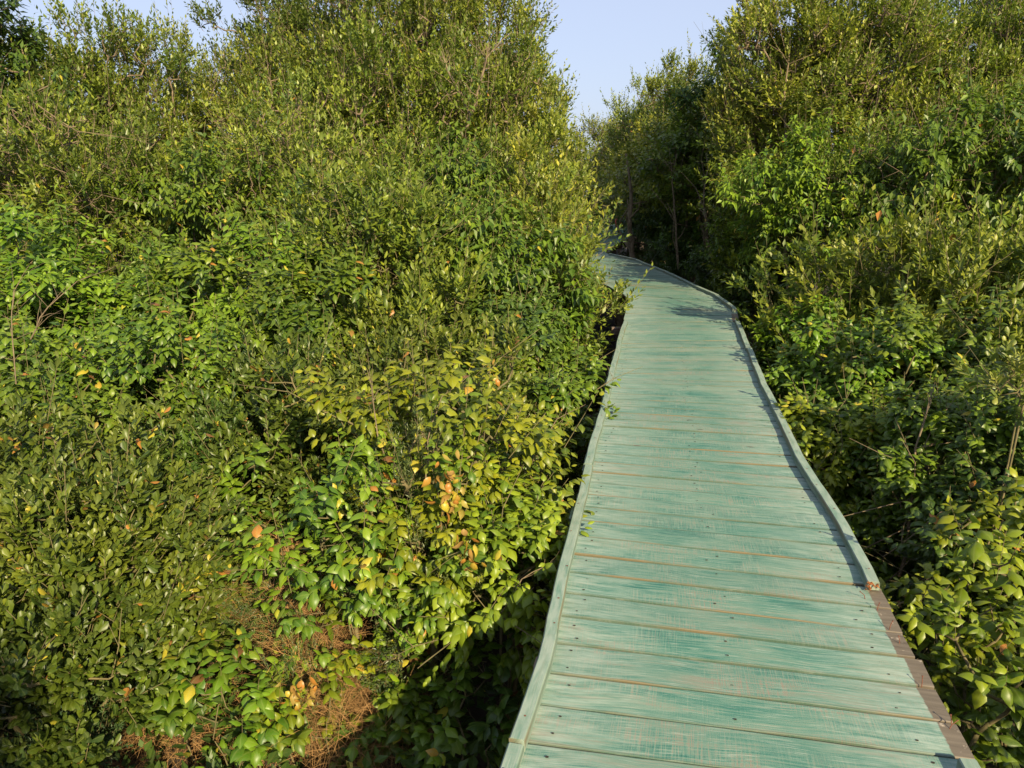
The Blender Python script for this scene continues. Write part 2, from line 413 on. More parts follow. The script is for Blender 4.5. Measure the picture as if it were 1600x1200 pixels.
CACHE = []
def get_mesh(key, w, h, far):
    lw, lh = math.log(w), math.log(h)
    for c in CACHE:
        if c['key'] == key and c['far'] == far and c['n'] < 4:
            a, b = lw-math.log(c['R']), lh-math.log(c['H'])
            if abs(a) < .2 and abs(b) < .2 and abs(a-b) < .16:
                c['n'] += 1; return c
    k = dict(KINDS[key]); k.pop('tf', None)
    q = (w*h)/(k['R']*k['H'])
    k['clumps'] = max(6, int(k['clumps']*min(2.2, q**.75)))
    k['trunk_r'] = k.get('trunk_r', .02)*(h/k['H'])
    k['base'] = k['base']*h; k['R'] = w; k['H'] = h
    if far: k['lod'] = 1
    if far == 2 and key in ('mid', 'olive', 'midhigh', 'olivehigh'): k['per'] = int(k['per']*.9)
    if far == 2: k['bare'] = 6
    c = make_kind(key, 100+len(CACHE), **k); c.update(key=key, far=far, n=1)
    CACHE.append(c); return c

PL = []; PIX = {}
def plant(kindname, px, top, Y, label, name, cat, col, group=None, w=1.0, var=None, rot=None, zbase=GZ, dx=0., parts=None):
    X, ztop = at_px(px, top, Y); X += dx
    h = ztop-zbase
    if w*1.0 < h*.26 and kindname in ('broad', 'round', 'mid'): w = h*.28
    K = get_mesh(kindname, w, h, 0 if Y < 7 else (1 if Y < 11 else 2))
    e = bpy.data.objects.new(name, None); COL.objects.link(e)
    e.empty_display_size = .3
    e.location = (X, Y, zbase); e.rotation_euler = (0, 0, rot if rot is not None else random.uniform(0, 6.28))
    e.scale = (w/K['R'], w/K['R'], h/K['H'])
    tag(e, label, cat, group)
    t = link(bpy.data.objects.new('trunk', K['wood']), e)
    c = link(bpy.data.objects.new('crown', K['leaf']), e)
    j = random.uniform(-.1, .1); v = random.uniform(.88, 1.14)
    c.color = (col[0]*(1+j)*v, col[1]*v, col[2]*v, 1)
    PL.append(e); PIX[(px, top)] = e
    return e

# colours (real leaf albedo)
G_YEL = (.140, .190, .009)
G_LIM = (.100, .195, .012)
G_MID = (.084, .150, .011)
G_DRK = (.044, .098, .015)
G_OLV = (.126, .174, .016)
G_OLD = (.062, .098, .010)
G_PAL = (.164, .205, .026)
G_BLU = (.045, .12, .024)
LABEL = {
    (110, 700): 'big olive shrub with small upright rounded leaves filling the lower left',
    (-120, 640): 'dark small-leaved shrub cut off by the left edge, beside the olive round-leaved bush',
    (240, 800): 'low olive round-leaved shrub between the big lower left bush and the dry grass',
    (60, 920): 'lowest dark round-leaved shrub in the bottom left corner',
    (680, 570): 'large yellow green shrub left of the near boardwalk with a bunch of withered brown leaves',
    (560, 740): 'lime green spreading shrub leaning out over the dry grass beside the yellow green shrub',
    (780, 700): 'small yellow green shrub with drooping leaves almost touching the left rail of the boardwalk',
    (400, 700): 'bright green upright sapling standing left of the yellow green shrub in front of dark leaves',
    (590, 560): 'thin sapling with yellow drooping leaves rising at the upper left of the yellow green shrub',
    (730, 545): 'thin sapling with yellow leaves rising at the upper right of the yellow green shrub',
    (300, 1020): 'mid green broad-leaved sapling at the bottom left of the dry grass',
    (370, 1060): 'fresh green sapling in the middle of the three at the bottom of the dry grass',
    (470, 1060): 'yellow green sapling with a few curled brown leaves standing in the dry grass',
    (270, 960): 'small mid green sapling above the bottom saplings, at the foot of the olive bush',
    (540, 920): 'yellowish sapling growing out of the top of the dry grass patch',
    (840, 1010): 'dark green sapling in the shade right beside the near left rail',
    (400, 880): 'fine feathery green plant at the top left of the dry grass patch',
    (90, 1090): 'dark feathery plant at the very bottom left corner',
    (650, 620): 'wispy fine-leaved plant growing through the middle of the yellow green shrub',
    (620, 570): 'short yellow sapling sticking up from the crown centre of the yellow green shrub',
    (350, 740): 'light green sapling just left of the bright upright sapling, slightly shorter',
    (600, 1040): 'lime sapling at the right edge of the dry grass patch',
    (640, 1060): 'mid green sapling in half shade below the yellow green shrub',
    (740, 1040): 'mid green sapling in deep shade between the yellow green shrub and the near rail',
    (470, 1010): 'small feathery plant in the middle of the dry grass patch',
    (-60, 500): 'green broad-leaved shrub cut off by the left edge at mid height',
    (90, 560): 'green shrub with hanging broad leaves and a bare forked grey branch near the left edge',
    (250, 470): 'green broad-leaved shrub right of the one with the bare forked branch',
    (330, 600): 'dark small-leaved shrub directly behind the bright upright sapling',
    (440, 520): 'dense dark olive round-leaved shrub behind and left of the yellow green shrub',
    (600, 500): 'dense dark olive round-leaved shrub directly behind the yellow green shrub',
    (520, 640): 'lower dark round-leaved shrub touching the left side of the yellow green shrub',
    (740, 540): "dark small-leaved shrub with few orange leaves behind the yellow green shrub's right half",
    (850, 540): 'green shrub with a bare twig arching towards the left rail, behind the yellow green one',
    (885, 530): 'narrow green shrub hugging the left rail halfway to the bend',
    (865, 440): 'green shrub behind the narrow one at the left rail, before the bend',
    (-80, 330): 'green leafy shrub cut off by the left edge, one third down the photo',
    (60, 360): 'lime green leafy shrub near the left edge above the bare forked branch',
    (200, 350): 'green leafy shrub right of the lime one near the left edge',
    (320, 395): 'green leafy shrub in the middle left, just above the broad-leaved bush',
    (430, 375): 'bright lime leafy shrub left of centre above the dark olive round-leaved bushes',
    (560, 285): 'olive shrub with upright shoots left of centre, right of the bright lime shrub',
    (640, 270): 'olive shrub with pale upright shoots, tallest of the middle row left of the boardwalk',
    (760, 320): 'green leafy shrub two bushes left of the boardwalk bend',
    (850, 330): 'pale olive shrub bulging towards the boardwalk just before the bend',
    (480, 420): 'green leafy shrub low in front of the bright lime one, left of centre',
    (640, 430): 'olive shrub just above and behind the yellow saplings',
    (780, 440): 'dark green leafy shrub in a hollow between the yellow green shrub and the bend',
    (-60, 150): 'wide olive shrub cut off by the left edge below the dark corner tree',
    (90, 160): 'olive tall shrub below the left sky opening, nearest the dark corner tree',
    (230, 190): 'olive tall shrub with a bare twig, below the middle of the left sky opening',
    (330, 240): 'green tall shrub above the dark hollow in the upper left',
    (440, 160): 'pale olive tall shrub at the foot of the darkest upper left tree',
    (560, 210): 'olive tall shrub right of the pale one in the upper left',
    (680, 220): 'green tall shrub under the large central left tree with bare limbs',
    (790, 210): 'olive tall shrub right of the green one, near the central sky gap',
    (852, 185): 'pale yellowish tall shrub forming the left shoulder of the central sky gap',
    (820, 270): 'pale yellowish shrub overhanging the boardwalk bend from the left',
    (828, 130): 'pale tall shrub rising behind the left shoulder of the central sky gap',
    (-100, -90): 'dark long-leaved tree in the top left corner',
    (130, 10): 'olive tree whose sparse top closes the left sky opening from below',
    (250, 35): 'low olive tree under the right end of the left sky opening',
    (30, 60): 'olive tree just right of and behind the dark corner tree',
    (440, -120): 'dark olive tree right of the left sky opening, reaching above the frame',
    (540, -90): 'dark olive tree between the left sky opening and the tallest central left tree',
    (420, 60): 'olive tree with low round crown before the dark olive one, upper left',
    (650, -150): 'tallest tree left of the central sky gap, with bare grey limbs showing',
    (715, -130): 'olive tree whose ragged side borders the central sky gap at the top',
    (822, 75): 'small pale tree sloping down into the central sky gap from the left',
    (600, 60): 'mid height olive tree in front of the tallest one left of the sky gap',
    (740, 60): 'mid height olive tree with bare limb, nearest the central sky gap on the left',
    (1440, 890): 'yellow green sapling just right of the broken rail end',
    (1500, 940): 'yellow green sapling right of the bare plank ends, second from the broken rail',
    (1580, 840): 'large-leaved yellow green sapling cut off by the lower right edge',
    (1590, 740): 'yellow green sapling at the right edge, above the large-leaved one',
    (1600, 520): 'pale yellow sapling with rounded leaves at the right edge at mid height',
    (1560, 1120): 'mid green sapling in the bottom right corner',
    (1290, 640): 'low yellow green shrub leaning on the right rail halfway along',
    (1495, 560): 'green shrub with hanging leaves and a bare brown stem, right side foreground',
    (1375, 740): 'low green shrub in shade just behind the broken rail end',
    (1580, 720): 'shaded loose green shrub with thin bare twigs near the right edge',
    (1720, 560): 'green broad-leaved shrub mostly outside the right edge',
    (1640, 900): 'green broad-leaved shrub filling the lower right edge',
    (1275, 555): 'small lime shrub against the right rail, farther than the yellow green one',
    (1370, 470): 'bright green broad-leaved shrub standing out in the middle right',
    (1310, 470): 'bright green shrub behind the middle right one, nearer the rail',
    (1225, 500): 'small bright shrub at the start of the near right rail, next to the bend',
    (1330, 620): 'green shrub low between the yellow green one at the rail and the bare brown stem',
    (1450, 520): 'green broad-leaved shrub behind the one with the bare brown stem',
    (1315, 400): 'lime leafy shrub beyond the bright middle right ones, close to the bend',
    (1330, 390): 'olive shrub with upright shoots just right of the bend',
    (1440, 340): 'olive shrub with upright shoots and bare twig, right of the one by the bend',
    (1560, 350): 'large olive shrub with pale upright shoots at the middle of the right edge',
    (1680, 330): 'olive shrub mostly outside the right edge at mid height',
    (1520, 470): 'lower olive shrub in front of the large one at the right edge',
    (1640, 450): 'green leafy shrub cut off by the right edge behind the pale sapling',
    (1280, 200): 'tall green leafy shrub hanging brightly right of the bend, under the tall trees',
    (1370, 210): 'tall olive shrub below the tree with the forked pale limbs',
    (1500, 170): 'tall green shrub right of the forked pale limbs',
    (1620, 150): 'tall green shrub cut off by the right edge below the top trees',
    (1190, 330): 'small dark green shrub on the outer side of the bend',
    (1215, 200): 'tall olive shrub rising over the outer side of the bend',
    (1125, 70): 'dark drooping long-leaved tree poking into the central sky gap from the right',
    (1235, -110): 'pale olive tree bordering the central sky gap on the right, reaching above the frame',
    (1310, -130): 'pale olive tree with an upright pale limb, second from the sky gap on the right',
    (1400, -120): 'olive tree with forked bare limbs, upper right',
    (1500, -60): 'dark distant tree seen in the gap between the upper right crowns',
    (1590, -60): 'olive tree at the top right corner',
    (1720, -90): 'olive tree mostly outside the top right corner',
    (1480, 90): 'olive tree with a lower round crown in front of the dark distant tree',
    (1070, 85): 'small sparse olive tree on the skyline left of the dark drooping tree',
    (1090, 170): 'pale olive tree with thin trunk over the outer bend, below the skyline',
    (1040, 200): 'pale olive tree beyond the bend, below the lowest part of the skyline',
    (1010, 135): 'pale rounded tree on the skyline just right of the lowest point of the gap',
    (945, 175): 'farthest pale tree at the lowest point of the central sky gap',
    (1050, 130): 'wide olive tree on the skyline behind the small sparse one',
    (1140, 150): 'green tree with a slim curved trunk between the bend and the tall right trees',
    (1130, 120): 'olive tree behind the dark drooping one, right of the sky gap',
    (1045, 250): 'dark tree with a thick grey trunk standing at the far end of the visible deck',
    (1060, 330): 'low dark shrub behind the thick grey trunk at the far end',
    (1085, 345): 'low dark shrub along the far outer rail, halfway round the bend',
    (1140, 375): 'low dark shrub along the outer rail just after the bend begins',
    (1190, 400): 'small dark shrub beside the break in the right rail at the bend',
    (1035, 300): 'dark leafy shrub in the shade beyond the far end of the deck',
    (1100, 290): 'dark leafy shrub in deep shade under the trees outside the bend',
    (1160, 330): 'dark leafy shrub between the slim curved trunk and the bend',
    (900, 250): 'distant shrub behind the left shoulder of the gap, beyond the bend',
    (990, 280): 'distant dark shrub beyond the red ring at the far end',
}
def P(kindname, px, top, Y, side, *a, **k): return plant(kindname, px, top, Y, LABEL[(px, top)], *a, **k)
LB = 'shrubs of the bank left of the boardwalk'; RB = 'shrubs of the bank right of the boardwalk'
LT = 'trees left of the boardwalk'; RT = 'trees right of the boardwalk'
# ---- left foreground
P('round', 110, 700, 3.5, 'L', 'shrub', 'shrub', (.084, .116, .012), LB, w=.72)
P('round', -120, 640, 3.7, 'L', 'shrub', 'shrub', G_OLD, LB, w=.7)
P('round', 240, 800, 3.9, 'L', 'shrub', 'shrub', (.078, .115, .012), LB, w=.5)
P('round', 60, 920, 3.0, 'L', 'shrub', 'shrub', G_OLD, LB, w=.5)
P('open', 680, 570, 3.65, 'L', 'shrub', 'shrub', G_YEL, LB, w=.58)
P('open', 560, 740, 3.4, 'L', 'shrub', 'shrub', (.095, .18, .012), LB, w=.42)
P('open', 780, 700, 3.3, 'L', 'shrub', 'shrub', (.115, .18, .012), LB, w=.38)
P('sprig', 400, 700, 4.2, 'L', 'sapling', 'sapling', G_LIM, w=.3)
P('sprig', 590, 560, 4.0, 'L', 'sapling', 'sapling', G_YEL, w=.22)
P('sprig', 730, 545, 4.1, 'L', 'sapling', 'sapling', G_YEL, w=.25)
P('sprig', 300, 1020, 3.1, 'L', 'sapling', 'sapling', G_MID, w=.28)
P('sprig', 370, 1060, 2.95, 'L', 'sapling', 'sapling', G_LIM, w=.28)
P('sprig', 470, 1060, 3.0, 'L', 'sapling', 'sapling', G_YEL, w=.25)
P('sprig', 270, 960, 3.3, 'L', 'sapling', 'sapling', G_MID, w=.2)
P('sprig', 540, 920, 3.4, 'L', 'sapling', 'sapling', G_YEL, w=.25)
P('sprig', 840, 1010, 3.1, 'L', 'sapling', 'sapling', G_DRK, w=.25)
P('fern', 400, 880, 3.8, 'L', 'feathery_plant', 'plant', (.07, .11, .03), w=.3)
P('fern', 90, 1090, 2.9, 'L', 'feathery_plant', 'plant', (.04, .09, .035), w=.3)
P('fern', 650, 620, 3.35, 'L', 'feathery_plant', 'plant', (.07, .11, .035), w=.3)
P('sprig', 620, 570, 3.8, 'L', 'sapling', 'sapling', G_YEL, w=.2)
P('sprig', 350, 740, 4.3, 'L', 'sapling', 'sapling', G_LIM, w=.22)
P('sprig', 600, 1040, 3.15, 'L', 'sapling', 'sapling', G_LIM, w=.18)
P('sprig', 640, 1060, 3.05, 'L', 'sapling', 'sapling', G_MID, w=.25)
P('sprig', 740, 1040, 2.95, 'L', 'sapling', 'sapling', G_MID, w=.25)
P('fern', 470, 1010, 3.2, 'L', 'feathery_plant', 'plant', (.06, .10, .03), w=.22)
# ---- left second row
for a in [(-60, 500, 5.0, G_MID, 'broad', .8), (90, 560, 4.7, G_MID, 'broad', .7), (250, 470, 5.3, G_MID, 'broad', .75), (330, 600, 4.8, G_DRK, 'round', .6),
          (440, 520, 5.1, G_OLD, 'round', .8), (600, 500, 5.2, G_OLD, 'round', .8), (520, 640, 4.6, G_OLD, 'round', .6), (740, 540, 5.0, G_OLD, 'round', .6),
          (850, 540, 5.2, G_MID, 'broad', .42), (885, 530, 6.4, G_MID, 'broad', .32), (865, 440, 7.3, G_MID, 'mid', .5)]:
    P(a[4], a[0], a[1], a[2], 'L', 'shrub', 'shrub', a[3], LB, w=a[5])
# ---- left third row
for a in [(-80, 330, 6.8, G_MID, 'mid', 1), (60, 360, 6.3, G_LIM, 'mid', .95), (200, 350, 7, G_MID, 'mid', .9), (320, 395, 6.6, G_MID, 'mid', .75), (430, 375, 6.4, G_LIM, 'mid', .7),
          (560, 285, 6.9, G_OLV, 'olivehigh', .8), (640, 270, 7.0, G_OLV, 'olive', .85), (760, 320, 7.2, G_MID, 'midhigh', .85), (850, 330, 7.8, G_OLV, 'olive', .7), (480, 420, 5.9, G_MID, 'mid', .7), (640, 430, 6.0, G_OLV, 'olive', .7), (780, 440, 6.4, G_DRK, 'mid', .6)]:
    P(a[4], a[0], a[1], a[2], 'L', 'shrub', 'shrub', a[3], LB, w=a[5])
# ---- left fourth row
for a in [(-60, 150, 9.0, G_OLD, 'olive', 1.3), (90, 160, 9, G_OLV, 'olivehigh', 1.3), (230, 190, 9.2, G_OLV, 'olive', 1.2), (330, 240, 8.6, G_MID, 'midhigh', 1.15), (440, 160, 9.6, G_PAL, 'olivehigh', 1.2), (560, 210, 9.0, G_OLV, 'olive', 1.2),
          (680, 220, 9.2, G_MID, 'midhigh', 1.2), (790, 210, 9.6, G_OLV, 'olive', 1.1), (852, 185, 10.4, G_PAL, 'olive', .70), (820, 270, 9.0, G_PAL, 'olive', .70), (828, 130, 11.5, G_PAL, 'olive', .95)]:
    P(a[4], a[0], a[1], a[2], 'L', 'tall_shrub', 'shrub', a[3], LB, w=a[5])
# ---- left trees
for a in [(-100, -90, 10.5, G_DRK, 'dark', 1.2), (130, 10, 12, G_OLV, 'tree', 1.5), (250, 35, 13, G_OLV, 'tree', 1.3), (30, 60, 13, G_OLV, 'tree', 1.6), (440, -120, 15, G_OLD, 'tree', 1.6), (540, -90, 14, G_OLD, 'tree', 1.6), (420, 60, 13, G_OLV, 'tree', 1.4),
          (650, -150, 13, G_OLV, 'tree', 1.9), (715, -130, 13.5, G_OLV, 'tree', 1.25), (822, 75, 14.5, G_PAL, 'tree', .85), (600, 60, 11.5, G_OLV, 'tree', 1.5), (740, 60, 11.5, G_OLV, 'tree', 1.4)]:
    P(a[4], a[0], a[1], a[2], 'L', 'tree', 'tree', a[3], LT, w=a[5])
# ---- right foreground
P('sprig', 1440, 890, 3.0, 'R', 'sapling', 'sapling', G_YEL, w=.26)
P('sprig', 1500, 940, 2.9, 'R', 'sapling', 'sapling', G_YEL, w=.28)
P('sprig', 1580, 840, 2.7, 'R', 'sapling', 'sapling', G_YEL, w=.3)
P('sprig', 1590, 740, 3.3, 'R', 'sapling', 'sapling', G_YEL, w=.3)
P('pale', 1600, 520, 3.7, 'R', 'sapling', 'sapling', (.19, .22, .05), w=.2)
P('sprig', 1560, 1120, 2.6, 'R', 'sapling', 'sapling', G_MID, w=.2)
P('broad', 1290, 640, 4.9, 'R', 'shrub', 'shrub', G_YEL, RB, w=.3)
P('broad', 1495, 560, 4.4, 'R', 'shrub', 'shrub', G_MID, RB, w=.42)
P('broad', 1375, 740, 4.6, 'R', 'shrub', 'shrub', G_MID, RB, w=.45)
P('open', 1580, 720, 3.8, 'R', 'shrub', 'shrub', G_DRK, RB, w=.45)
P('broad', 1720, 560, 4.0, 'R', 'shrub', 'shrub', G_MID, RB, w=.7)
P('broad', 1640, 900, 3.2, 'R', 'shrub', 'shrub', G_MID, RB, w=.4)
# ---- right second row
for a in [(1275, 555, 6.2, G_LIM, 'broad', .38), (1370, 470, 6.0, G_LIM, 'broad', .5), (1310, 470, 7.4, G_LIM, 'broad', .5), (1225, 500, 7.8, G_LIM, 'broad', .4), (1330, 620, 5.2, G_MID, 'broad', .4), (1450, 520, 5.6, G_MID, 'broad', .6), (1315, 400, 8.6, G_LIM, 'mid', .65), (1330, 390, 7.6, G_OLV, 'olive', .8), (1440, 340, 7.2, G_OLV, 'olive', .95),
          (1560, 350, 6.8, G_OLV, 'olive', .9), (1680, 330, 6.6, G_OLV, 'olive', 1), (1520, 470, 5.8, G_OLV, 'olive', .8), (1640, 450, 5.4, G_MID, 'mid', .9)]:
    P(a[4], a[0], a[1], a[2], 'R', 'shrub', 'shrub', a[3], RB, w=a[5])
# ---- right third row
for a in [(1280, 200, 10.0, G_LIM, 'midhigh', .95), (1370, 210, 9.8, G_OLV, 'olivehigh', 1.1), (1500, 170, 9.3, G_MID, 'midhigh', 1.25), (1620, 150, 9.3, G_MID, 'midhigh', 1.3), (1190, 330, 11.8, G_MID, 'mid', .7), (1215, 200, 12, G_OLV, 'olive', 1.0)]:
    P(a[4], a[0], a[1], a[2], 'R', 'tall_shrub', 'shrub', a[3], RB, w=a[5])
# ---- right trees
for a in [(1125, 70, 15.5, G_BLU, 'dark', .75), (1235, -110, 13, G_PAL, 'tree', 1.1), (1310, -130, 12.5, G_PAL, 'tree', 1.7), (1400, -120, 12.5, G_OLV, 'tree', 1.6), (1500, -60, 17, G_DRK, 'dark', 2), (1590, -60, 12, G_OLV, 'tree', 1.3), (1720, -90, 12, G_OLV, 'tree', 1.7), (1480, 90, 11.5, G_OLV, 'tree', 1.3),
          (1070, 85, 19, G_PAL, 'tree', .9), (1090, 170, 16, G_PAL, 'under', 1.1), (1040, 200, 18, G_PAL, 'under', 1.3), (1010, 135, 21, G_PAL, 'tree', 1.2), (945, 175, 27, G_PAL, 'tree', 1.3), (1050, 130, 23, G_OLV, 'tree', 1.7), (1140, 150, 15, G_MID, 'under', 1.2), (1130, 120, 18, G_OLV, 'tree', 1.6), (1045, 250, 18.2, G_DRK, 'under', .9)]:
    P(a[4], a[0], a[1], a[2], 'R', 'tree', 'tree', a[3], RT, w=a[5])

# low dark growth under the far right trees
for a in [(1060, 330, 17.5, .6), (1085, 345, 15.5, .7), (1140, 375, 13.2, .6), (1190, 400, 11.3, .5), (1035, 300, 20, 1.2), (1100, 290, 17, 1.2), (1160, 330, 13.5, .9), (900, 250, 27, 1.6), (990, 280, 26, 1.6)]:
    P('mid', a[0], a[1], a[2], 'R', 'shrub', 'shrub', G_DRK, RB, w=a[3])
# beside and behind the viewpoint


# ------------------------------------------------------------------ ground
def ground():
    r = RS(3); n = 110
    xs = np.concatenate([np.linspace(-60, -10, 12), np.linspace(-9.6, 12, 90), np.linspace(13, 60, 12)])
    ys = np.concatenate([np.linspace(-40, -6, 8), np.linspace(-5, 18, 100), np.linspace(19, 90, 16)])
    X, Y = np.meshgrid(xs, ys)
    Z = .05*np.sin(X*1.7+1)*np.cos(Y*1.3)+.03*np.sin(X*4.1+Y*3)+.02*np.sin(X*9+2)*np.sin(Y*8)
    V = np.stack([X.ravel(), Y.ravel(), Z.ravel()-.03], 1); nx = len(xs); ny = len(ys)
    a = (np.arange(ny-1)[:, None]*nx+np.arange(nx-1)[None, :]).ravel()
    F = np.stack([a, a+1, a+nx+1, a+nx], 1).ravel()
    me = np_mesh('ground', V, F, np.full(len(a), 4), M_mud)
    tag(link(bpy.data.objects.new('ground', me)), kind='structure')
ground()

# deck edges: plan polylines (x, y)
LE = [(-.66, -.6), (-.12, 1.4), (-.043, 1.73), (-.01, 1.86), (.09, 2.23), (.228, 3.05), (.32, 3.55), (.41, 4.05), (.63, 5.2), (1.01, 7.25), (1.225, 8.3), (1.56, 10.1), (1.50, 10.7), (1.28, 11.9), (.95, 13.2), (.62, 14.6), (.45, 15.9), (.55, 17.2), (1.0, 18.8), (1.7, 20.6), (2.4, 22.6), (3.2, 25), (4.2, 28)]
RE = [(.94, -.6), (1.22, 1.35), (1.286, 1.77), (1.33, 2.05), (1.366, 2.22), (1.42, 2.53), (1.50, 2.95), (1.57, 3.37), (1.65, 4.0), (1.775, 4.68), (1.905, 5.4), (2.24, 7.05), (2.50, 8.35), (2.69, 9.1), (2.74, 10.15), (2.62, 11.75), (2.505, 13.15), (2.39, 14.0), (2.35, 14.5), (1.98, 15.5), (1.93, 16.4), (2.35, 17.8), (3.15, 20.5), (3.75, 22.2), (4.5, 24.6), (5.5, 27.6)]
def resample(poly, ts, yfun=None):
    p = np.array(poly); d = np.r_[0, np.cumsum(np.linalg.norm(np.diff(p, axis=0), axis=1))]
    return np.stack([np.interp(ts, d, p[:, 0]), np.interp(ts, d, p[:, 1])], 1)
def arclen(poly, y):
    p = np.array(poly); d = np.r_[0, np.cumsum(np.linalg.norm(np.diff(p, axis=0), axis=1))]
    return float(np.interp(y, p[:, 1], d))
# matching stations left / right (y on each edge): the boards run slightly askew, then fan round the bend
ML = [-.6, 1.73, 2.64, 3.53, 5.2, 8.3, 10.1, 11.9, 14.6, 17.2, 20.6, 28]
MR = [-.95, 1.50, 2.36, 3.24, 5.0, 8.35, 9.6, 11.2, 14.2, 16.4, 20.3, 27.6]
sl = np.array([arclen(LE, y) for y in ML]); sr = np.array([arclen(RE, y) if y > -.6 else y+.6 for y in MR])
mean = (sl+sr)/2
def left_at(s): return resample(LE, np.interp(s, mean, sl))
def right_at(s): return resample(RE, np.interp(s, mean, sr))

def plank_mesh(i, a0, a1, b0, b1, rthr, r, dz, ext):
    """a0,b0: left/right point of the near edge, a1,b1 of the far edge"""
    L = np.linalg.norm((b0+b1)/2-(a0+a1)/2)
    us = np.linspace(0, 1, 19); nu = len(us)
    gap = r.uniform(.004, .013)
    ph = r.uniform(0, 6.28, 6)
    w1 = .0018*np.sin(us*5+ph[0])+.0012*np.sin(us*13+ph[1])+r.normal(0, .0005, nu); w2 = .0018*np.sin(us*4+ph[2])+.0012*np.sin(us*11+ph[3])+r.normal(0, .0005, nu)
    d = (b0-a0); d = d/np.linalg.norm(d)
    W = np.linalg.norm(a1-a0)
    prof = [(0, -.030), (0, -.0025), (.0025, 0), (.007, .0002), (.5*W, .0008), (W-.007, .0002), (W-.0025, 0), (W, -.0025), (W, -.030)]
    V = []; UV = []; ru = []; ed = []; ar = []; th = []
    x0 = -r.uniform(.0, .012); x1 = 1+ext/L
    tw = r.normal(0, .0018); wz = .0018*np.sin(us*3.3+ph[4])
    for k, u in enumerate(us):
        uu = x0+(x1-x0)*u
        n_ = a0+(b0-a0)*uu; f_ = a1+(b1-a1)*uu
        dd = f_-n_; wl = np.linalg.norm(dd); dd = dd/wl
        n2 = n_+dd*(gap/2+w1[k]); f2 = f_-dd*(gap/2+w2[k]); wl = np.linalg.norm(f2-n2)
        for (v, z) in prof:
            vv = v/W*wl if .1*W < v < .9*W else (v if v <= .1*W else wl-(W-v))
            p = n2+dd*vv
            V.append((p[0], p[1], DECK+z+dz+wz[k]+tw*(v/W-.5)*2)); UV.append((uu*L, vv))
            ru.append((x1-uu)*L); ed.append(min(uu, 1-uu)*L); ar.append(1. if (v < .004 or v > W-.004) else 0.); th.append(rthr)
    F = []; P_ = len(prof)
    for k in range(nu-1):
        for j in range(P_-1):
            a = k*P_+j; F.append((a, a+1, a+P_+1, a+P_))
        F.append((k*P_+P_-1, k*P_, (k+1)*P_, (k+1)*P_+P_-1))
    F.append(tuple(range(P_-1, -1, -1))); F.append(tuple((nu-1)*P_+j for j in range(P_)))
    F = [tuple(reversed(f)) for f in F]
    mi = [0]*len(F)
    # nail heads / holes sunk in the face of the board near its ends
    nrm = lambda q: q
    for (u, v) in [(.08, .25), (.085, .72), (.5+r.uniform(-.03, .03), .3), (.5+r.uniform(-.03, .03), .7), (.9, .25), (.91, .74)]:
        u += r.uniform(-.012, .012); v += r.uniform(-.08, .08)
        if r.uniform() < .25: continue
        n_ = a0+(b0-a0)*u; f_ = a1+(b1-a1)*u; c = n_+(f_-n_)*v; q = r.uniform(.0028, .0045); s0 = len(V)
        for a in range(7):
            an = a*6.283/7; V.append((c[0]+math.cos(an)*q*1.3, c[1]+math.sin(an)*q, DECK+dz+.0032)); UV.append((0, 0)); ru.append(9); ed.append(9); ar.append(0); th.append(0)
        V.append((c[0], c[1], DECK+dz+.0022)); UV.append((0, 0)); ru.append(9); ed.append(9); ar.append(0); th.append(0)
        for a in range(7): F.append((s0+a, s0+(a+1) % 7, s0+7)); mi.append(1)
    return V, F, UV, dict(ru=ru, edge=ed, arris=ar, rthr=th), mi

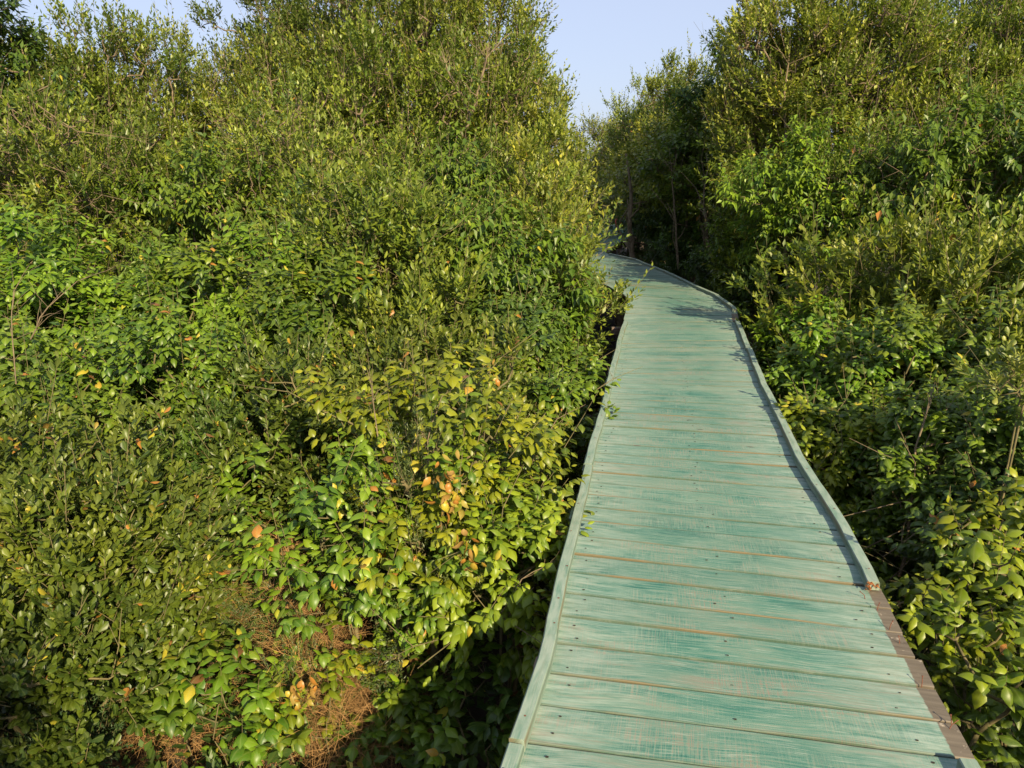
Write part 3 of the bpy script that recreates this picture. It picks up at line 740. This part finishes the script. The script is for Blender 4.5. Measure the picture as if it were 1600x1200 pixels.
def rail_mesh(name, pts, width, side, z0=DECK+.001, h=.042, seed=0, cut=None):
    """square rail following the outer edge pts; side=+1 the rail lies to the right (+x) of pts"""
    r = RS(seed); p = np.array(pts, float)
    d = np.r_[0, np.cumsum(np.linalg.norm(np.diff(p, axis=0), axis=1))]
    n = max(4, int(d[-1]/.12)); ts = np.linspace(0, d[-1], n)
    q = np.stack([np.interp(ts, d, p[:, 0]), np.interp(ts, d, p[:, 1])], 1)
    q = np.concatenate([q[:1], (q[:-2]+2*q[1:-1]+q[2:])/4, q[-1:]])
    tg = np.gradient(q, axis=0); tg /= np.linalg.norm(tg, axis=1)[:, None]
    nrm = np.stack([tg[:, 1], -tg[:, 0]], 1)*side
    V = []; UV = []; F = []; ar = []; b = .005
    prof = [(0, 0), (0, h-b), (b, h), (width-b, h), (width, h-b), (width, 0)]
    for k in range(n):
        wz = .003*math.sin(ts[k]*2.3+seed)+r.normal(0, .0009); wx = .004*math.sin(ts[k]*3.1+seed*2)+r.normal(0, .0014)
        for j, (x, z) in enumerate(prof):
            pp = q[k]+nrm[k]*(x+wx)
            V.append((pp[0], pp[1], z0+(z+wz if z > 0 else -.0)+0)); UV.append((ts[k]*1.0, [0, .04, .045, .095, .1, .14][j])); ar.append(1. if j in (1, 4) else 0.)
    P_ = 6
    for k in range(n-1):
        for j in range(P_-1):
            a = k*P_+j; f = (a, a+1, a+P_+1, a+P_); F.append(f if side < 0 else tuple(reversed(f)))
        f = (k*P_+5, k*P_, (k+1)*P_, (k+1)*P_+5); F.append(f if side < 0 else tuple(reversed(f)))
    F.append(tuple(range(6))); F.append(tuple((n-1)*6+j for j in range(5, -1, -1)))
    mi = [0]*len(F)
    # nail heads
    k = 1
    L = d[-1]; s = .1
    while s < L-.05:
        c = np.array([np.interp(s, ts, q[:, 0]), np.interp(s, ts, q[:, 1])]); kk = min(n-1, int(s/L*(n-1)))
        c = c+nrm[kk]*width*r.uniform(.3, .7); s0 = len(V); rr_ = r.uniform(.0035, .005)
        for a in range(8):
            V.append((c[0]+math.cos(a*.785)*rr_, c[1]+math.sin(a*.785)*rr_, z0+h+.0035)); UV.append((0, 0)); ar.append(0.)
        F.append(tuple(range(s0, s0+8))); mi.append(1)
        s += r.uniform(.16, .34)
    ed = [9.]*len(V)
    return py_mesh(name, V, F, [M_rail, M_rust], uvs=np.array(UV), attrs=dict(arris=ar, edge=ed), matidx=mi, smooth=False)

def box_mesh(name, c, s, mat, rz=0, bev=.006):
    V = []; F = []
    for z in (-1, 1):
        for (x, y) in ((-1, -1), (1, -1), (1, 1), (-1, 1)): V.append((x*s[0]/2, y*s[1]/2, z*s[2]/2))
    F = [(3, 2, 1, 0), (4, 5, 6, 7), (0, 1, 5, 4), (1, 2, 6, 5), (2, 3, 7, 6), (3, 0, 4, 7)]
    co = math.cos(rz); si = math.sin(rz)
    V = [(c[0]+x*co-y*si, c[1]+x*si+y*co, c[2]+z) for x, y, z in V]
    me = py_mesh(name, V, F, mat, smooth=False)
    import bmesh
    bm = bmesh.new(); bm.from_mesh(me); bmesh.ops.bevel(bm, geom=bm.edges[:], offset=bev, segments=1, affect='EDGES'); bm.to_mesh(me); bm.free()
    return me

def boardwalk():
    root = bpy.data.objects.new('boardwalk', None); COL.objects.link(root)
    tag(root, 'long green painted plank boardwalk with low side rails, bending left between the bushes', 'boardwalk')
    r = RS(5)
    s = .45; total = mean[-1]-.1; i = 0
    st = []
    while s < total:
        w = .165*r.uniform(.93, 1.07)
        if s > 9.5: w = .178
        st.append((s, s+w)); s += w
    stuffV = []; stuffF = []; sUV = []; sA = dict(ru=[], edge=[], arris=[], rthr=[]); smi = []
    LIM = 97
    for i, (s0, s1) in enumerate(st):
        e = left_at(np.array([s0, s1])); f = right_at(np.array([s0, s1]))
        a0, a1, b0, b1 = e[0], e[1], f[0], f[1]
        # keep a board straight: use straight edges only
        yr = (b0[1]+b1[1])/2; yl = (a0[1]+a1[1])/2
        bare_r = .057 if (1.83 < yr < 2.74) else (.075 if 8.42 < yr < 8.98 else 0.)
        ext = r.uniform(-.004, .014) if not (1.8 < yr < 2.8) else r.uniform(-.006, .02)
        V, F, UV, A, mi = plank_mesh(i, a0, a1, b0, b1, bare_r, r, r.normal(0, .0016), ext)
        if i < LIM:
            me = py_mesh('plank', V, F, [M_paint, M_hole], uvs=np.array(UV), attrs=A, matidx=mi, smooth=False)
            o = link(bpy.data.objects.new('plank', me), root)
        else:
            o0 = len(stuffV); stuffV += V; stuffF += [tuple(k+o0 for k in q) for q in F]; sUV += [(u+i*3.7, v+i*1.3) for u, v in UV]; smi += mi
            for k in A: sA[k] += list(A[k])
    if stuffV:
        o = link(bpy.data.objects.new('planking', py_mesh('planking', stuffV, stuffF, [M_paint, M_hole], uvs=np.array(sUV), attrs=sA, matidx=smi, smooth=False)), root)
        o['kind'] = 'stuff'
    def sub(poly, y0, y1):
        p = np.array(poly); xs = lambda y: float(np.interp(y, p[:, 1], p[:, 0]))
        return [(xs(y0), y0)]+[tuple(q) for q in poly if y0+.03 < q[1] < y1-.03]+[(xs(y1), y1)]
    # rails: left run in three lengths, right run broken off with gaps
    for k, (y0, y1) in enumerate([(-.6, 1.845), (1.853, 4.0), (4.008, 6.2), (6.208, 8.28)]):
        o = link(bpy.data.objects.new('side_rail', rail_mesh('side_rail', sub(LE, y0, y1), .048, 1, seed=k, h=.036 if k else .032)), root)
    for k, (y0, y1) in enumerate([(-.6, 1.765), (2.72, 5.15), (5.158, 6.95), (6.958, 8.33), (9.0, 10.12), (10.13, 15.5)]):
        o = link(bpy.data.objects.new('side_rail', rail_mesh('side_rail', sub(RE, y0, y1), .050, -1, seed=10+k, h=.038)), root)
        if k == 1:   # splintered break at the near end
            V = []; F = []; q = RS(4)
            xr = float(np.interp(2.72, np.array(RE)[:, 1], np.array(RE)[:, 0]))
            for j in range(15):
                x = xr-.003-q.uniform(0, .05); z = DECK+.006+q.uniform(0, .032); L = q.uniform(.006, .03); w = q.uniform(.003, .007)
                b = len(V); V += [(x-w, 2.723, z-w*.8), (x+w, 2.723, z-w*.8), (x, 2.723, z+w), (x+q.normal(0, .004), 2.722-L, z+q.normal(0, .004))]
                F += [(b, b+1, b+3), (b+1, b+2, b+3), (b+2, b, b+3)]
            link(bpy.data.objects.new('splintered_end', py_mesh('splintered_end', V, F, M_split, smooth=False)), o)
    # nails left standing where the rail has come off
    for (x, y, lean, az) in [(1.372, 2.455, .25, .4), (1.362, 2.36, .15, 2.2), (1.375, 2.66, .5, 3.0), (1.322, 2.13, .3, 1.2), (1.30, 1.93, .55, .2), (1.318, 1.95, .2, 1.7), (1.385, 2.58, .1, 0)]:
        p0 = (x, y, DECK-.002); q = .030
        p1 = (x+math.cos(az)*q*lean*.4, y+math.sin(az)*q*lean*.4, DECK+q*.55); p2 = (x+math.cos(az)*q*lean*1.5, y+math.sin(az)*q*lean*1.5, DECK+q)
        h = np.array(p2)+np.array([0, 0, .0012])
        link(bpy.data.objects.new('nail', tubes('nail', [(p0, p1, .0014, .0014), (p1, p2, .0014, .0013), (p2, tuple(h), .0032, .0030)], M_rust, 7)), root)
    # substructure
    for k, s_ in enumerate(np.arange(.8, 27, 2.15)):
        a = left_at(np.array([s_]))[0]; b = right_at(np.array([s_]))[0]; c = (a+b)/2; L = np.linalg.norm(b-a); rz = math.atan2(b[1]-a[1], b[0]-a[0])
        pr = .14 if k == 4 else .03
        dv = (b-a)/L
        cc = c-dv*pr/2
        link(bpy.data.objects.new('crossbeam', box_mesh('crossbeam', (cc[0], cc[1], DECK-.031-.08-.045), (L+pr+.02, .07, .09), M_wood, rz)), root)
        for t in (.12, .88):
            p = a+(b-a)*t
            link(bpy.data.objects.new('post', box_mesh('post', (p[0], p[1], (DECK-.201-.5)/2), (.1, .1, DECK-.201+.5), M_wood, rz)), root)
    for t in (.1, .5, .9):
        ss = np.arange(.4, 27.5, .5); a = left_at(ss); b = right_at(ss); p = a+(b-a)*t
        V = []; F = []
        for k in range(len(ss)):
            tg = p[min(k+1, len(ss)-1)]-p[max(k-1, 0)]; tg = tg/np.linalg.norm(tg); nn = np.array([tg[1], -tg[0]])
            for (x, z) in ((-.03, -.11), (.03, -.11), (.03, -.0325), (-.03, -.0325)):
                V.append((p[k][0]+nn[0]*x, p[k][1]+nn[1]*x, DECK+z))
        for k in range(len(ss)-1):
            for j in range(4): F.append((k*4+j, k*4+(j+1) % 4, k*4+4+(j+1) % 4, k*4+4+j))
        F += [(3, 2, 1, 0), tuple((len(ss)-1)*4+j for j in range(4))]
        link(bpy.data.objects.new('joist', py_mesh('joist', V, F, M_wood, smooth=False)), root)
    return root
boardwalk()

# small red ring at the far end of the walk, on a thin stake
def far_ring():
    X, Z = at_px(966, 347, 23.5)
    e = bpy.data.objects.new('red_ring', None); COL.objects.link(e); e.location = (X, 23.5, DECK)
    tag(e, 'small red ring on a thin stake at the far end of the boardwalk', 'ring')
    V = []; F = []; n = 24; m = 8
    for i in range(n):
        a = i/n*6.283
        for j in range(m):
            b = j/m*6.283; q = .11+.045*math.cos(b)
            V.append((q*math.cos(a)*.62, .045*math.sin(b), (Z-DECK)+q*1.15*math.sin(a)))
    for i in range(n):
        for j in range(m): F.append((i*m+j, ((i+1) % n)*m+j, ((i+1) % n)*m+(j+1) % m, i*m+(j+1) % m))
    link(bpy.data.objects.new('ring', py_mesh('ring', V, F, M_red)), e)
    link(bpy.data.objects.new('stake', tubes('stake', [((0, .07, 0), (0, .07, Z-DECK+.05), .02, .018)], M_wood, 8)), e)
far_ring()
def spot_plant(kindname, x, y, h, label, name, cat, col, group, w):
    K = get_mesh(kindname, w, h, 1)
    e = bpy.data.objects.new(name, None); COL.objects.link(e); e.location = (x, y, 0); e.rotation_euler = (0, 0, random.uniform(0, 6.28))
    e.scale = (w/K['R'], w/K['R'], h/K['H']); tag(e, label, cat, group)
    link(bpy.data.objects.new('trunk', K['wood']), e); c = link(bpy.data.objects.new('crown', K['leaf']), e); c.color = (*col, 1)
    return e
for (x, y, h, w, t) in [(-2.3, .2, 2.3, .8, 'green leafy shrub just left of the viewpoint, lower of the two there'), (-2.6, -2.2, 3.4, 1.1, 'tall green leafy shrub left of and behind the viewpoint'), (2.9, .4, 1.9, .8, 'low green leafy shrub just right of the viewpoint beside the deck'), (3.4, -1.4, 2.5, 1.1, 'green leafy shrub right of and behind the viewpoint'), (4.9, .2, 2.6, 1.1, 'green leafy shrub farthest right of the viewpoint')]:
    spot_plant('mid', x, y, h, t, 'shrub', 'shrub', G_MID, 'shrubs beside the viewpoint', w)
spot_plant('tree', .55, -4.7, 6.0, 'unseen olive tree added right of the deck behind the viewpoint to shade the lower left corner', 'tree', 'tree', G_OLV, None, .95)  # out of view, added for the shade it throws on the near left bank

def ribbons(name, r, roots, n_each, spread, length, width, mat, lean=.9):
    n = len(roots)*n_each
    B = np.repeat(np.array(roots, float), n_each, 0); rad = np.repeat(np.array([q[3] for q in roots]), n_each)
    a = r.uniform(0, 6.28, n); q = r.uniform(0, 1, n)**.6*rad
    P0 = B[:, :3]+np.stack([np.cos(a)*q, np.sin(a)*q, r.uniform(-.02, .12, n)], 1)
    d = norm(np.stack([r.normal(0, lean, n), r.normal(0, lean, n), np.full(n, 1.)], 1))
    L = length*r.uniform(.5, 1.3, n)
    pts = [P0]
    for k in range(4):
        d = norm(d+r.normal(0, .16, (n, 3))+np.array([0, 0, -.22])); pts.append(pts[-1]+d*(L/4)[:, None])
    s = norm(np.cross(d, r.normal(0, 1, (n, 3))))
    V = []
    for k, p in enumerate(pts):
        w = width*(1-k/4.6); V += [p-s*w, p+s*w]
    V = np.stack(V, 1)
    F = np.array([i for k in range(4) for i in (2*k, 2*k+1, 2*k+3, 2*k+2)])
    faces = (F[None, :]+(np.arange(n)*10)[:, None]).ravel()
    return np_mesh(name, V.reshape(-1, 3), faces, np.full(n*4, 4), mat, smooth=False)

def ground_spot(px, py, h=.0):
    rx = (px-800)/1200.; ry = (py-600)/1200.
    fy = math.cos(PITCH)-ry*math.sin(PITCH); fz = -math.sin(PITCH)-ry*math.cos(PITCH); s = (CAM_Z-h)/(-fz)
    return rx*s, fy*s
roots = []
for (px, py, h, rad) in [(430, 900, .6, .22), (470, 960, .5, .25), (500, 1050, .45, .25), (520, 1080, .35, .3), (560, 1150, .25, .3), (500, 1010, .4, .25), (340, 980, .2, .3), (600, 1120, .2, .25), (420, 1150, .1, .3), (150, 1150, .05, .4), (300, 1150, .05, .35)]:
    x, y = ground_spot(px, py, h)
    roots.append((x, y, h*.35, rad)); roots.append((x, y, h*1.1, rad*.7))
    roots.append((x, y, h*.8, rad*.8))
o = link(bpy.data.objects.new('dry_grass', ribbons('dry_grass', RS(9), roots, 330, .3, .26, .0010, M_dry)))
tag(o, 'tangle of dry orange brown grass below the yellow green shrub', 'grass', kind='stuff')

def undergrowth():
    r = RS(19); n = 5200
    x = r.uniform(-9, 9, n); y = r.uniform(1.2, 17, n)
    n1 = 2300; x[:n1] = r.uniform(-3, 3.5, n1); y[:n1] = r.uniform(1., 6, n1)
    le = np.interp(y, [p[1] for p in LE[:17]], [p[0] for p in LE[:17]]); re_ = np.interp(y, [p[1] for p in RE[:21]], [p[0] for p in RE[:21]])
    ok = (x < le-.1) | (x > re_+.1); x = x[ok]; y = y[ok]; n = len(x)
    Bp = np.stack([x, y, r.uniform(0, .28, n)], 1)
    D = norm(np.stack([r.normal(0, .6, n), r.normal(0, .6, n), np.ones(n)], 1))
    P_, D_, N_, S_, T_ = shoots_to_leaves(r, Bp, D, r.uniform(.1, .3, n), 8, .075, .4, 1., .06, 0., .1)
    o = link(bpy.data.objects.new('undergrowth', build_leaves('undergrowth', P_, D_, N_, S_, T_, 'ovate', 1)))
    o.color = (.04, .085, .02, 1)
    tag(o, 'low dark leafy ground cover under the shrubs on both sides of the boardwalk', 'ground cover', kind='stuff')
undergrowth()

def far_wood():
    r = RS(29); B = []; 
    for k in range(60):
        a = r.uniform(-1.0, 1.0); d = r.uniform(31, 44); c = np.array([math.sin(a)*d, math.cos(a)*d, r.uniform(1.2, 4.2)])
        g = norm(r.normal(0, 1, (420, 3)))*(r.uniform(0, 1, (420, 1))**.4)*np.array([2.6, 2.0, 1.6]); B.append(c+g)
    Bp = np.concatenate(B); Bp = Bp[Bp[:, 2] > .1]; n = len(Bp)
    D = norm(r.normal(0, .7, (n, 3))+np.array([0, -.2, .6]))
    P_, D_, N_, S_, T_ = shoots_to_leaves(r, Bp, D, np.full(n, .5), 7, .16, .1, 1., .01, 0., .2)
    o = link(bpy.data.objects.new('far_wood', build_leaves('far_wood', P_, D_, N_, S_, T_, 'ellip', 1)))
    o.color = (*G_OLV, 1)
    tag(o, 'far mass of olive mangrove wood closing the view behind the trees', 'wood', kind='stuff')
far_wood()

# ---- single features that belong to particular plants
def find(px, top):
    return PIX[(px, top)]
M_pale = simple('pale_bark', (.17, .13, .08), .85, .4, 40, (1, 1, .3), .5, (.07, .055, .035))
def add_branch(owner, pts, r0, r1, name='branch', twigs=0, seed=0):
    r0 *= .6; r1 *= .35; twigs = twigs*2+2; pts = [(a, b, c+(.12 if c < 6 else .45)) for a, b, c in pts]
    """pts: (px, py, Y) of the curve; the branch becomes a part of owner"""
    r = RS(seed); W = []
    for (px, py, Y) in pts:
        X, Z = at_px(px, py, Y); W.append(np.array([X, Y, Z]))
    # smooth
    Q = [W[0]]
    for a, b in zip(W[:-1], W[1:]):
        for f in (.33, .66, 1): Q.append(a+(b-a)*f+r.normal(0, .02, 3)*np.linalg.norm(b-a)*(f < 1))
    n = len(Q)-1; seg = []
    for k in range(n): seg.append((Q[k], Q[k+1], r0+(r1-r0)*k/n, r0+(r1-r0)*(k+1)/n))
    for _ in range(twigs):
        k = r.randint(1, n); d = norm(Q[k]-Q[k-1]+r.normal(0, .75, 3)*np.linalg.norm(Q[k]-Q[k-1])); L = r.uniform(.15, .45)*np.linalg.norm(W[-1]-W[0])
        m = Q[k]+d*L*.5; rr = r0+(r1-r0)*k/n
        e = m+norm(d+r.normal(0, .3, 3))*L*.5
        seg += [(Q[k], m, rr*.5, rr*.35), (m, e, rr*.35, rr*.2)]
    o = bpy.data.objects.new(name, tubes(name, seg, M_pale, 6)); COL.objects.link(o)
    o.parent = owner; bpy.context.view_layer.update(); o.matrix_parent_inverse = owner.matrix_world.inverted()
    return o
def add_withered(owner, px, py, Y, n, sz, seed):
    r = RS(seed); X, Z = at_px(px, py, Y)
    P0 = np.array([X, Y, Z])+r.normal(0, 1, (n, 3))*np.array(sz)
    D = norm(r.normal(0, .5, (n, 3))+np.array([0, 0, -1.1])); Nn = r.normal(0, 1, (n, 3))
    me = build_leaves('withered_leaves', P0, D, Nn, r.uniform(.035, .062, n), r.uniform(.982, .992, n), 'ovate', 0, curl=.7)
    o = bpy.data.objects.new('withered_leaves', me); COL.objects.link(o); o['label'] = 'bunch of curled orange brown dead leaves'
    o.parent = owner; bpy.context.view_layer.update(); o.matrix_parent_inverse = owner.matrix_world.inverted()
hero = find(680, 570)
add_withered(hero, 700, 765, 3.0, 46, (.035, .03, .075), 1)
add_withered(find(780, 700), 735, 860, 2.85, 18, (.03, .02, .04), 2)
add_withered(find(470, 1060), 470, 1075, 2.85, 22, (.035, .03, .03), 3)
add_withered(find(740, 540), 770, 575, 4.4, 12, (.03, .03, .04), 4)
add_branch(hero, [(625, 760, 3.3), (590, 680, 3.35), (580, 600, 3.4), (572, 575, 3.4)], .008, .003, twigs=4, seed=1)
add_branch(hero, [(665, 760, 3.1), (668, 690, 3.1), (690, 620, 3.2), (735, 585, 3.3)], .007, .003, twigs=4, seed=2)
add_branch(find(850, 540), [(845, 705, 4.7), (870, 655, 4.7), (915, 632, 4.7)], .009, .003, twigs=3, seed=3)
add_branch(find(780, 700), [(760, 990, 2.9), (815, 905, 2.85), (872, 872, 2.85)], .007, .002, twigs=2, seed=4)
add_branch(find(90, 560), [(25, 600, 4.0), (18, 500, 4.0), (22, 455, 4.0), (45, 415, 4.0)], .006, .003, twigs=5, seed=5)
add_branch(find(90, 560), [(48, 530, 3.98), (75, 480, 3.95), (120, 440, 4.0), (190, 412, 4.1)], .007, .002, twigs=6, seed=6)
add_branch(find(1495, 560), [(1405, 900, 4.0), (1425, 780, 3.95), (1430, 700, 3.95), (1460, 600, 4.0)], .018, .007, twigs=6, seed=7)
add_branch(find(1375, 740), [(1385, 910, 3.9), (1440, 860, 3.8), (1520, 835, 3.8)], .007, .003, twigs=5, seed=8)
add_branch(find(1580, 720), [(1380, 870, 3.7), (1470, 800, 3.6), (1540, 800, 3.6)], .005, .002, twigs=5, seed=9)
add_branch(find(1310, -130), [(1335, 330, 11.0), (1343, 220, 11.0), (1348, 150, 11.0), (1362, 60, 11.0)], .045, .02, 'limb', twigs=5, seed=10)
add_branch(find(1400, -120), [(1358, 190, 11.1), (1382, 130, 11.1), (1410, 60, 11.1), (1430, 0, 11.1)], .035, .015, 'limb', twigs=6, seed=11)
add_branch(find(1235, -110), [(1230, 400, 11.2), (1222, 300, 11.2), (1226, 180, 11.3), (1235, 60, 11.4)], .05, .025, 'limb', twigs=5, seed=12)
add_branch(find(1045, 250), [(990, 412, 15.9), (984, 360, 15.9), (986, 300, 15.9), (978, 240, 16)], .11, .06, 'limb', twigs=6, seed=13)
add_branch(find(1090, 170), [(1120, 440, 12.9), (1104, 370, 12.9), (1100, 300, 13), (1108, 250, 13)], .05, .025, 'limb', twigs=5, seed=14)
add_branch(find(1140, 150), [(1060, 420, 13.9), (1056, 350, 13.9), (1050, 285, 14), (1058, 240, 14)], .04, .02, 'limb', twigs=4, seed=15)
add_branch(find(650, -150), [(735, 180, 9.9), (700, 110, 9.9), (690, 80, 9.9)], .03, .012, 'limb', twigs=6, seed=16)
add_branch(find(600, 60), [(745, 150, 9.9), (760, 90, 9.9), (800, 50, 9.9)], .03, .012, 'limb', twigs=6, seed=17)
add_branch(find(230, 190), [(60, 165, 7.6), (120, 205, 7.6), (160, 210, 7.6), (235, 225, 7.6)], .012, .005, twigs=5, seed=19)


# ------------------------------------------------------------------ light, sky, camera
SUN_EL = math.radians(29); AZ = math.radians(23)   # sun stands behind the camera, to its right
w = bpy.data.worlds.new('World'); scene.world = w; w.use_nodes = True
nt = w.node_tree; bg = nt.nodes['Background']
sky = nt.nodes.new('ShaderNodeTexSky'); sky.sky_type = 'NISHITA'; sky.sun_disc = False
sky.sun_elevation = SUN_EL
sd = Vector((math.sin(AZ)*math.cos(SUN_EL), -math.cos(AZ)*math.cos(SUN_EL), math.sin(SUN_EL)))   # towards the sun
sky.sun_rotation = math.atan2(sd.x, sd.y)
sky.air_density = 1.0; sky.dust_density = 1.6; sky.ozone_density = 4.0
hz = nt.nodes.new('ShaderNodeMix'); hz.data_type = 'RGBA'; hz.inputs[0].default_value = .68   # hazy pale evening air
nt.links.new(sky.outputs[0], hz.inputs[6]); hz.inputs[7].default_value = (4.1, 4.4, 5.6, 1)
nt.links.new(hz.outputs[2], bg.inputs[0]); bg.inputs[1].default_value = .082
sl_ = bpy.data.lights.new('sun', 'SUN'); sl_.energy = 5.0; sl_.angle = math.radians(.6); sl_.color = (1, .82, .53)
so = bpy.data.objects.new('sun', sl_); COL.objects.link(so); so.rotation_euler = sd.to_track_quat('Z', 'Y').to_euler()

cd = bpy.data.cameras.new('camera'); cam = bpy.data.objects.new('camera', cd); COL.objects.link(cam)
cam.location = (0, 0, CAM_Z); cam.rotation_euler = (math.pi/2-PITCH, 0, 0)
cd.sensor_width = 36; cd.lens = 27; cd.clip_end = 500; cd.clip_start = .05
scene.camera = cam
scene.view_settings.view_transform = 'Standard'; scene.view_settings.look = 'None'
scene.view_settings.exposure = 1.05; scene.view_settings.gamma = 1
scene.render.engine = 'CYCLES'
c = scene.cycles; c.max_bounces = 6; c.diffuse_bounces = 3; c.glossy_bounces = 2; c.transmission_bounces = 3
